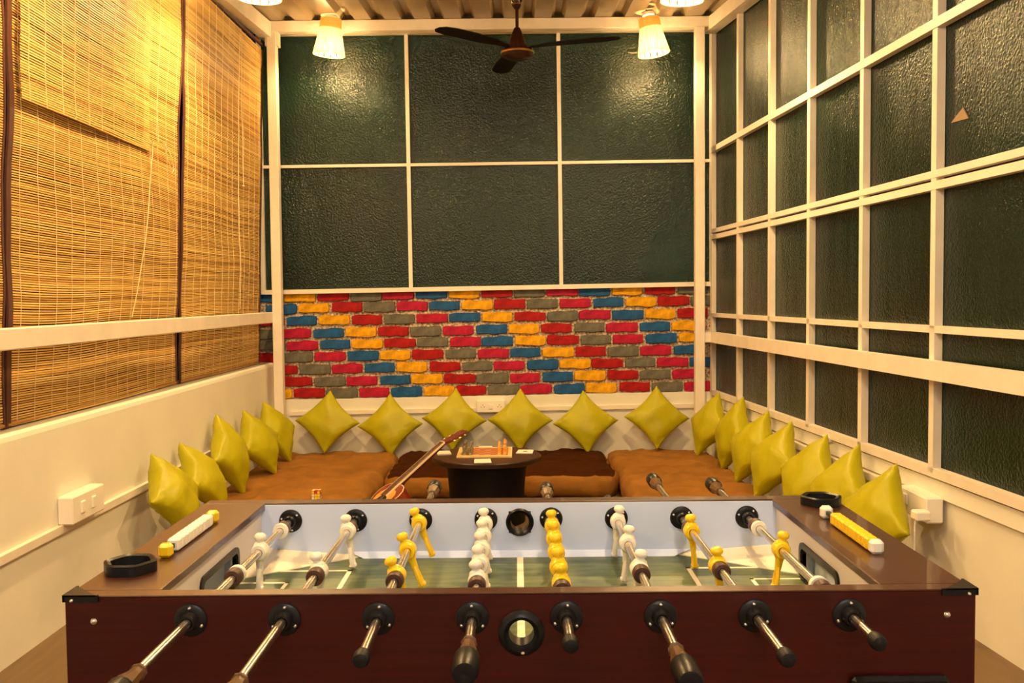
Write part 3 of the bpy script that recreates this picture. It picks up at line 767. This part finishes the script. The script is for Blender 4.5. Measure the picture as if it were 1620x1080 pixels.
def card(x, y, rz, wx, wy, th, label, mark=False):
    o = empty('paper_card', (x, y, tz), label, 'card')
    h = MB().prism([(-wx/2, -wy/2), (wx/2, -wy/2), (wx/2*.92, wy/2), (-wx/2*.95, wy/2)], .0005, th, Matrix.Translation((x, y, tz)) @ Matrix.Rotation(R(rz), 4, 'Z')).obj('card_sheet', M['card'], o)
    if mark: MB().lathe([(.012, 0), (.012, .001)], 12, Matrix.Translation((x, y, tz+th)), 1.2, .8).obj('black_mark', M['dark'], o)
card(-.452, 5.755, 8, .085, .12, .008, 'white folded card on the left of the round table')
card(-.205, 5.475, 3, .10, .13, .003, 'white card on the round table in front of the chess board')
card(.045, 5.79, -6, .10, .13, .004, 'white card with a black mark on the right of the round table', True)
card(-.205, 5.975, 0, .09, .07, .004, 'white card on the round table behind the chess board')

# puzzle cube on the left mattress
pc = empty('puzzle_cube', (-1.185, 5.52, .178), 'small colourful puzzle cube lying on the left mattress', 'toy')
s_ = .052; MB().box((-1.185-s_/2, 5.52-s_/2, .178), (-1.185+s_/2, 5.52+s_/2, .178+s_), .002).obj('cube_core', M['black'], pc)
st = MB().box((-.0075, -.0075, 0), (.0075, .0075, .0006))
sm_ = {k: st.mesh('sticker', M[k]) for k in ('red', 'sticky', 'card', 'line')}
rr = random.Random(5); ks = ['red', 'sticky', 'card', 'red', 'sticky', 'line']
for i in range(3):
    for j in range(3):
        inst('sticker', sm_[rr.choice(ks)], pc, (-1.185+(i-1)*.0168, 5.52+(j-1)*.0168, .178+s_))
        inst('sticker', sm_[rr.choice(ks)], pc, (-1.185+(i-1)*.0168, 5.52-s_/2, .178+s_/2+(j-1)*.0168), Matrix.Rotation(R(90), 4, 'X'))
        inst('sticker', sm_[rr.choice(ks)], pc, (-1.185+s_/2, 5.52+(i-1)*.0168, .178+s_/2+(j-1)*.0168), Matrix.Rotation(R(90), 4, 'Y'))

# ------------------------------------------------------------------ guitar leaning on the round table
J = Vector((-.689, 5.40, .286)); NUT = Vector((-.402, 5.62, .524))
L = (NUT-J).normalized(); N0 = Vector((-.72, -.50, .60)); N0 = (N0-L*N0.dot(L)).normalized(); W = L.cross(N0).normalized()
GM = Matrix.Translation(J) @ Matrix((W, L, N0)).transposed().to_4x4()
gt = empty('acoustic_guitar', (J.x, J.y, 0), 'sunburst acoustic guitar leaning by its neck on the round table', 'guitar')
def hw(t):   # body half width, t from the neck joint
    pts = [(0, .055), (.012, .085), (.04, .112), (.08, .122), (.13, .112), (.18, .098), (.23, .108), (.29, .142), (.35, .158), (.40, .145), (.435, .105), (.452, .05), (.456, .0)]
    for (a, p), (b, q_) in zip(pts, pts[1:]):
        if a <= t <= b: return p+(q_-p)*(t-a)/(b-a)
    return 0
ts = [0, .006, .012, .025, .04, .06, .08, .105, .13, .155, .18, .205, .23, .26, .29, .32, .35, .375, .40, .42, .435, .447, .456]
outl = [(hw(t), -t) for t in ts]+[(-hw(t), -t) for t in ts[::-1][1:]]
ins = [(x*.96, y*.975-.004) for x, y in outl]
inn = [(x*.72, -.228+(y+.228)*.78) for x, y in outl]
def gput(mb, name, m, par=gt, smooth=False):
    for v in mb.v: v.xyz = GM @ v
    return mb.obj(name, m, par, smooth)
gput(MB().prism(outl, -.095, -.004), 'body_side', M['redburst'])
gput(MB().prism(outl, -.005, -.001), 'binding', M['bind'])
gput(MB().prism(ins, -.004, .0), 'sunburst_edge', M['redburst'])
sb = gput(MB().prism(inn, -.003, .0008), 'soundboard', M['spruce'])
gput(MB().lathe([(.05, .0010), (.05, .0016), (0, .0016)], 28, Matrix.Translation((0, -.15, 0))), 'sound_hole', M['dark'])
gput(MB().lathe([(.051, .0008), (.058, .0008), (.058, .0018), (.051, .0018)], 28, Matrix.Translation((0, -.15, 0)), closed=True), 'rosette', M['bind'])
gput(MB().box((-.075, -.345, .0008), (.075, -.318, .011), .003), 'bridge', M['fret'])
gput(MB().prism([(-.028, -.11), (.028, -.11), (.022, .37), (-.022, .37)], .002, .012), 'fretboard', M['fret'])
for sgn in (-1, 1): gput(MB().hexa([(sgn*.028, -.11, .002), (sgn*.0315, -.11, .002), (sgn*.0255, .37, .002), (sgn*.022, .37, .002), (sgn*.028, -.11, .013), (sgn*.0315, -.11, .013), (sgn*.0255, .37, .013), (sgn*.022, .37, .013)]), 'fretboard_binding', M['bind'])
mb = MB()
for i in range(17):
    y = .37-.60*(1-.5**((i+1)/12)); mb.box((-.025, y-.001, .012), (.025, y+.001, .0135))
stuff(gput(mb, 'fret_wire', M['chrome']))
mb = MB(); vs = []; fs = []
for y, ww, d in ((-.01, .03, .05), (.03, .028, .024), (.2, .025, .021), (.37, .022, .018)):
    vs += [(-ww, y, .002), (-ww*.7, y, -d*.7), (0, y, -d), (ww*.7, y, -d*.7), (ww, y, .002)]
for i in range(3):
    for k in range(4): fs.append((i*5+k, i*5+k+1, i*5+5+k+1, i*5+5+k))
    fs.append((i*5, i*5+4, i*5+9, i*5+5))
fs += [(0, 1, 2, 3, 4), (15, 16, 17, 18, 19)]
gput(mb.add(vs, fs), 'neck', M['neck'], smooth=True)
gput(MB().box((-.023, .368, .004), (.023, .374, .0155), .001), 'nut', M['bind'])
HM = Matrix.Translation((0, .374, .004)) @ Matrix.Rotation(R(-13), 4, 'X')
hd = MB().prism([(-.022, 0), (.022, 0), (.033, .03), (.036, .15), (.022, .168), (0, .160), (-.022, .168), (-.036, .15), (-.033, .03)], -.014, .002, HM)
gput(hd, 'headstock', M['neck'])
for sgn in (-1, 1):
    for k in range(3):
        mb = MB(); y = .045+k*.04
        mb.tube([HM @ Vector((sgn*.034, y, -.006)), HM @ Vector((sgn*.050, y, -.006))], .003, 8); mb.sphere(HM @ Vector((sgn*.056, y, -.006)), .009, 10, 6, (1, 1, .6))
        mb.tube([HM @ Vector((sgn*.022, y, 0)), HM @ Vector((sgn*.022, y, .010))], .003, 8)
        gput(mb, 'tuning_peg', M['chrome'], smooth=True)
mb = MB()
for k in range(6):
    u = (k-2.5)/2.5; mb.tube([(u*.028, -.33, .013), (u*.018, .372, .0165)], .0006, 4)
stuff(gput(mb, 'guitar_strings', M['chrome']))
gput(MB().prism([(.035, -.10), (.058, -.115), (.075, -.16), (.07, -.21), (.045, -.235), (.05, -.20), (.061, -.15)], .0009, .0022), 'pickguard', M['spruce'])

# ------------------------------------------------------------------ football table
T0 = Vector((0, 1.8725, 0))
ft = empty('foosball_table', T0, 'mahogany table football game in the foreground with white and yellow players', 'football table')
ZR = .874; Y0, Y1 = 1.51, 2.235; XO = .735; XI = .600; ZF = .748; RZ = .8335
EX, EZ = .003, .808
# front and back panels with a square port behind each ball entry ring
def panel(name, ya, yb, ez, z0=.58):
    h = .026; mb = MB()
    zt = ZR-.003; mb.box((-XO, ya, z0), (EX-h, yb, zt)); mb.box((EX+h, ya, z0), (XO, yb, zt)); mb.box((EX-h, ya, z0), (EX+h, yb, ez-h)); mb.box((EX-h, ya, ez+h), (EX+h, yb, zt))
    return mb.obj(name, M['wood'], ft)
panel('front_panel', Y0, Y0+.03, EZ)
panel('back_panel', Y1-.04, Y1, .826)
MB().box((-XO, Y0, ZR-.0032), (XO, Y0+.030, ZR), .0012).obj('front_rim', M['woodtop'], ft)
MB().box((-XO, Y1-.040, ZR-.0032), (XO, Y1, ZR), .0012).obj('back_rim', M['woodtop'], ft)
h = .026; mb = MB(); ya, yb_ = 2.190, 2.1952
for lo, hi in (((-XI, ZF), (EX-h, ZR-.0035)), ((EX+h, ZF), (XI, ZR-.0035)), ((EX-h, ZF), (EX+h, .826-h)), ((EX-h, .826+h), (EX+h, ZR-.0035))):
    mb.box((lo[0], ya, lo[1]), (hi[0], yb_, hi[1]))
mb.obj('inner_wall', M['lav'], ft)
for sgn in (-1, 1):
    a, b = sorted((sgn*XO, sgn*(XO-.028)))
    MB().box((a, Y0+.03, .58), (b, Y1-.04, ZR-.015)).obj('side_panel', M['wood'], ft)
    a, b = sorted((sgn*(XI-.008), sgn*XO))
    MB().box((a, Y0+.0302, ZR-.015), (b, Y1-.0402, ZR), .0012).obj('side_rim', M['woodtop'], ft)
    a, b = sorted((sgn*XI, sgn*(XI+.012))); mb = MB(); ga, gb, gz0, gz1 = 1.765, 1.985, ZF+.004, .816
    mb.box((a, Y0+.03, ZF-.01), (b, ga, ZR-.015)); mb.box((a, gb, ZF-.01), (b, 2.19, ZR-.015)); mb.box((a, ga, gz1), (b, gb, ZR-.015))
    mb.obj('inner_side_wall', M['linwarm'], ft)
    # goal: black frame, recess with pale back panel
    def rrect(y0, y1, z0, z1, r, n=5):
        out = []
        for cy, cz, a0 in ((y1-r, z1-r, 0), (y0+r, z1-r, 90), (y0+r, z0+r, 180), (y1-r, z0+r, 270)):
            for k in range(n+1): out.append((cy+r*math.cos(R(a0+90*k/n)), cz+r*math.sin(R(a0+90*k/n))))
        return out
    o_ = rrect(ga-.012, gb+.012, ZF+.0005, gz1+.012, .02); i_ = rrect(ga, gb, gz0+.003, gz1, .014); n_ = len(o_)
    x1_, x2_ = sgn*(XI-.005), sgn*(XI+.008)
    vs = [(x1_, y, z) for y, z in o_]+[(x1_, y, z) for y, z in i_]+[(x2_, y, z) for y, z in o_]+[(x2_, y, z) for y, z in i_]
    fs = []
    for k in range(n_):
        k2 = (k+1) % n_
        fs += [(k, k2, n_+k2, n_+k), (n_+k, n_+k2, 3*n_+k2, 3*n_+k), (k, k2, 2*n_+k2, 2*n_+k), (2*n_+k, 2*n_+k2, 3*n_+k2, 3*n_+k)]
    gf = MB().add(vs, fs).obj('goal_frame', M['black'], ft)
    xa = sgn*(XI+.028)
    MB().box((min(xa, xa+sgn*.004), ga-.012, ZF-.03), (max(xa, xa+sgn*.004), gb+.012, gz1+.012)).obj('goal_back', M['pale'], ft)
    MB().box((min(sgn*(XI+.008), xa), ga-.012, ZF-.034), (max(sgn*(XI+.008), xa), gb+.012, ZF-.03)).obj('goal_floor', M['bluep'], ft)
    for yy in (ga-.012, gb+.008): MB().box((min(sgn*(XI+.008), xa), yy, ZF-.03), (max(sgn*(XI+.008), xa), yy+.004, gz1+.012)).obj('goal_cheek', M['pale'], ft)
    # corner ramps and legs
    for yc, d in ((2.19, -1), (Y0+.03, 1)):
        p = [(sgn*XI, yc, ZF), (sgn*(XI-.24), yc, ZF), (sgn*XI, yc+d*.17, ZF), (sgn*XI, yc, ZF+.022), (sgn*(XI-.24), yc, ZF+.002), (sgn*XI, yc+d*.17, ZF+.002)]
        MB().add(p, [(0, 1, 2), (3, 4, 5), (0, 1, 4, 3), (1, 2, 5, 4), (2, 0, 3, 5)]).obj('corner_ramp', M['line'], ft)
    for yc in (Y0+.08, Y1-.08): MB().box((sgn*.66-.05, yc-.05, 0), (sgn*.66+.05, yc+.05, .58), .006).obj('table_leg', M['wood'], ft)
MB().box((-XO+.028, Y0+.03, .58), (XO-.028, Y1-.04, .60)).obj('base_board', M['wood'], ft)
pf = MB().box((-XI-.012, Y0+.03, ZF-.012), (XI+.012, 2.19, ZF)).obj('playfield', M['grass'], ft)
# printed lines
mb = MB(); LZ = ZF+.0004
def lbox(x0, y0, x1, y1): mb.box((x0, y0, ZF), (x1, y1, LZ))
cyc = 1.865
lbox(EX-.007, Y0+.03, EX+.007, 2.185)
for sgn in (-1, 1):
    xs_ = sorted((sgn*XI, sgn*.37)); lbox(xs_[0], cyc+.205, xs_[1], cyc+.215); lbox(xs_[0], cyc-.215, xs_[1], cyc-.205)
    a, b = sorted((sgn*.37, sgn*.38)); lbox(a, cyc-.215, b, cyc+.215)
    xs_ = sorted((sgn*XI, sgn*.49)); lbox(xs_[0], cyc+.12, xs_[1], cyc+.128); lbox(xs_[0], cyc-.128, xs_[1], cyc-.12)
    a, b = sorted((sgn*.49, sgn*.498)); lbox(a, cyc-.128, b, cyc+.128)
stuff(mb.obj('field_lines', M['line'], ft))
MB().lathe([(.125, ZF), (.133, ZF), (.133, LZ), (.125, LZ)], 48, Matrix.Translation((EX, 1.72, 0)), closed=True).obj('centre_circle', M['line'], ft)
mb = MB(); mb.add([(-XI+.24, 2.19, ZF), (XI-.24, 2.19, ZF), (XI-.24, 2.172, ZF), (-XI+.24, 2.172, ZF), (-XI+.2, 2.19, ZF+.012), (XI-.2, 2.19, ZF+.012)],
       [(0, 1, 2, 3), (3, 2, 5, 4), (0, 1, 5, 4), (0, 3, 4), (1, 2, 5)])
mb.obj('edge_ramp', M['lav'], ft)

# ball entries
RX = Matrix.Rotation(R(90), 4, 'X')      # lathe axis Z -> -Y
def ring(y, ez, ro, ri, name='ball_entry'):
    T = Matrix.Translation((EX, y, ez)) @ RX
    return MB().lathe([(ri+.003, .004), (ri+.006, .009), (ro-.004, .006), (ro, .002), (ro, 0), (ri, 0), (ri, -.036), (ri-.002, -.036), (ri-.002, 0)], 36, T, closed=True).obj(name, M['black'], ft, True)
e1 = ring(Y0, EZ, .0375, .0225)
MB().lathe([(0, .001), (.003, 0), (0, -.0005)], 10, Matrix.Translation((EX+.002, Y0-.0095, EZ-.0305)) @ RX @ Matrix.Diagonal((1, 1, 3, 1))).obj('screw', M['screw'], e1, True)
e2 = ring(2.19, .826, .0325, .0235)
# bearings with three screws each
bear = MB().lathe([(.0090, .020), (.0125, .020), (.0145, .016), (.0155, .006), (.0235, .0055), (.0265, .003), (.0270, 0), (.0090, 0)], 30, RX, closed=True).mesh('rod_bearing', M['black'], True)
scr = MB().lathe([(0, .0030), (.0022, .0022), (.0032, 0)], 10, RX).mesh('screw', M['screw'], True)
XS = [-.532+i*.152 for i in range(8)]
rr = random.Random(11)
for i, x in enumerate(XS):
    for side in (0, 1):
        y = Y0 if side == 0 else 2.190
        b = inst('rod_bearing', bear, ft, (x, y, RZ))
        a0 = 90 if side == 0 else -78
        for k in range(3):
            a = R(a0+120*k+rr.uniform(-8, 8)); inst('screw', scr, b, (x+.0205*math.cos(a), y-.0052, RZ+.0205*math.sin(a)))
# players
def player_mesh(m):
    mb = MB()
    # head: flattened ball on a neck, shoulders merge into the collar around the rod
    mb.lathe([(0, .0375), (.0075, .0370), (.0115, .0335), (.0125, .0285), (.0105, .0245), (.0075, .0225), (.0078, .0200), (.0125, .0165), (.0145, .0110), (.0150, .004), (.0140, -.006), (.0115, -.014), (.0085, -.020), (.0075, -.030), (.0068, -.040)], 18, None, 1.0, .92)
    # collar that grips the rod, axis along Y
    mb.lathe([(.0088, -.0145), (.0150, -.0145), (.0172, -.0105), (.0178, 0), (.0172, .0105), (.0150, .0145), (.0088, .0145)], 22, Matrix.Rotation(R(90), 4, 'X'), closed=True)
    # two splayed shins ending in one foot block
    for s in (-1, 1):
        mb.tube([(0, s*.003, -.036), (0, s*.0085, -.052), (0, s*.0095, -.066), (0, s*.007, -.076)], [.0050, .0046, .0048, .0058], 8)
    mb.box((-.0075, -.009, -.081), (.0075, .009, -.073), .002)
    return mb.mesh('player_figure', m, True)
PLM = {'w': player_mesh(M['white']), 'y': player_mesh(M['yellow'])}
bumpW = MB().lathe([(.0085, -.006), (.0165, -.006), (.0175, 0), (.0165, .006), (.0085, .006)], 20, RX, closed=True)
bw = bumpW.mesh('bumper_ring', M['white'], True)
bb = MB().lathe([(.0085, -.0125), (.0150, -.0125), (.0165, -.008), (.0165, .008), (.0150, .0125), (.0085, .0125)], 20, RX, closed=True).mesh('rubber_bumper', M['brownrub'], True)
# handle: collar, octagonal waist flaring to the grip, dark end; axis -Y from the origin
hnd = MB(); 
hnd.lathe([(.0085, 0), (.0120, .001), (.0125, .006), (.0098, .007), (.0098, .012), (.0115, .026), (.0160, .048), (.0172, .060)], 8, RX)
hnd.cur = 1; hnd.lathe([(.0172, .060), (.0190, .064), (.0190, .112), (.0165, .122), (.006, .124), (0, .122)], 16, RX)
hme = hnd.mesh('handle', [M['handle'], M['black']], True)
cap = MB().lathe([(.0078, 0), (.0112, .001), (.0125, .008), (.0125, .020), (.0105, .026), (.005, .028), (0, .028)], 16, RX).mesh('end_cap', M['blackmatte'], True)
FL = Matrix.Rotation(PI, 4, 'Z')
# per rod: colour, near handle?, near end y, far end y, figures, tilt, white/brown bumpers
rods = [('w', True, 1.30, 2.33, [1.925], 2, [(2.095, 1, 2.112, 1), (1.765, -1, 1.748, -1)]),
        ('w', True, 1.265, 2.37, [2.085, 1.775], -8, []),
        ('y', False, 1.335, 2.47, [2.155, 1.925, 1.745], -22, []),
        ('w', True, 1.40, 2.36, [2.140, 2.032, 1.925, 1.818, 1.712], -7, []),
        ('y', False, 1.385, 2.43, [2.115, 2.008, 1.90, 1.793, 1.686], -4, []),
        ('w', True, 1.365, 2.385, [2.155, 1.965, 1.775], 6, []),
        ('y', False, 1.325, 2.545, [2.062, 1.79], -5, []),
        ('y', False, 1.385, 2.475, [1.905], 9, [(2.08, 1, 2.10, 1), (1.665, -1, 1.645, -1)])]
for i, (c, near, ye, yf, figs, tilt, bumps) in enumerate(rods):
    x = XS[i]
    ya, yb_ = (ye-.02, yf) if near else (ye+.02, yf+.02)
    rod = MB().tube([(x, ya, RZ), (x, yb_, RZ)], .0079, 16).obj('steel_rod', M['chrome'], ft, True)
    if near:
        inst('handle', hme, rod, (x, ye, RZ), Matrix.Rotation(R(12), 4, 'Y')); inst('end_cap', cap, rod, (x, yf-.01, RZ), FL)
    else:
        inst('end_cap', cap, rod, (x, ye+.02, RZ)); inst('handle', hme, rod, (x, yf, RZ), FL)
    for y in figs: inst('player_figure', PLM[c], rod, (x, y, RZ), Matrix.Rotation(R(tilt), 4, 'Y'))
    for yw, s1, yr, s2 in bumps:
        inst('bumper_ring', bw, rod, (x, yw, RZ)); inst('rubber_bumper', bb, rod, (x, yr+.004*s2, RZ))
    if not bumps:
        inst('rubber_bumper', bb, rod, (x, min(figs)-.030, RZ)); inst('rubber_bumper', bb, rod, (x, min(2.16, max(figs)+.028), RZ))
# score counters
def bead_mesh(m): return MB().box((-.0115, -.0098, -.012), (.0115, .0098, .012), .0035).mesh('score_bead', m)
def endm(m): return MB().box((-.0125, -.0105, -.013), (.0125, .0105, .013), .0055).mesh('score_stop', m)
for sgn, beadm, em, yb0_, nb, yse in ((-1, 'white', 'yellow', 1.782, 10, (1.737, 2.008)), (1, 'yellow', 'white', 1.748, 10, (1.722, 2.002))):
    x = sgn*.655; z = ZR+.0135
    sr = MB().box((x-.004, yse[0]-.005, z-.004), (x+.004, yse[1]+.005, z+.004)).obj('score_rod', M['black'], ft)
    me = bead_mesh(M[beadm]); ee = endm(M[em])
    for k in range(nb): inst('score_bead', me, sr, (x, yb0_+k*.0208, z))
    for y in yse: inst('score_stop', ee, sr, (x, y, z))
# cup holders
for x, y in ((-.686, 1.652), (.688, 2.140)):
    hexo = lambda r: [(r*math.cos(2*PI*k/24)*(1+.05*math.cos(6*2*PI*k/24)), r*math.sin(2*PI*k/24)*(1+.05*math.cos(6*2*PI*k/24))) for k in range(24)]
    o_, i_, m_ = hexo(.0445), hexo(.0335), hexo(.040); n_ = 24
    vs = [(x+a, y+b, ZR) for a, b in o_]+[(x+a, y+b, ZR+.018) for a, b in o_]+[(x+a, y+b, ZR+.0205) for a, b in m_]+[(x+a, y+b, ZR+.018) for a, b in i_]+[(x+a*.95, y+b*.95, ZR+.002) for a, b in i_]
    fs = [tuple(4*n_+k for k in range(n_))]
    for r_ in range(4):
        for k in range(n_): fs.append((r_*n_+k, r_*n_+(k+1) % n_, (r_+1)*n_+(k+1) % n_, (r_+1)*n_+k))
    MB().add(vs, fs).obj('cup_holder', M['black'], ft, True)
# corner guards, bolts, ball return
for sgn in (-1, 1):
    mb = MB(); xo = sgn*(XO+.003)
    a, b = sorted((xo, sgn*(XO-.055))); mb.box((a, Y0-.004, ZR-.009), (b, Y0, ZR+.002))
    a, b = sorted((xo, sgn*XO)); mb.box((a, Y0-.004, ZR-.009), (b, Y0+.05, ZR+.002))
    mb.prism([(xo, Y0-.004), (sgn*(XO-.05), Y0-.004), (xo, Y0+.048)], ZR, ZR+.0025)
    cg = mb.obj('corner_guard', M['black'], ft)
    inst('screw', scr, cg, (sgn*(XO-.012), Y0-.004, ZR-.0065))
    MB().lathe([(0, .004), (.003, .0035), (.0055, .001), (.006, 0)], 12, Matrix.Translation((sgn*(XO-.045), Y0, ZR-.042)) @ RX).obj('bolt', M['chrome'], ft, True)
mb = MB(); mb.box((.533, Y0-.016, .62), (.690, Y0, .736), .006); br = mb.obj('ball_return', M['black'], ft)
MB().box((.55, Y0-.0175, .635), (.673, Y0-.0155, .715)).obj('return_opening', M['dark'], br)
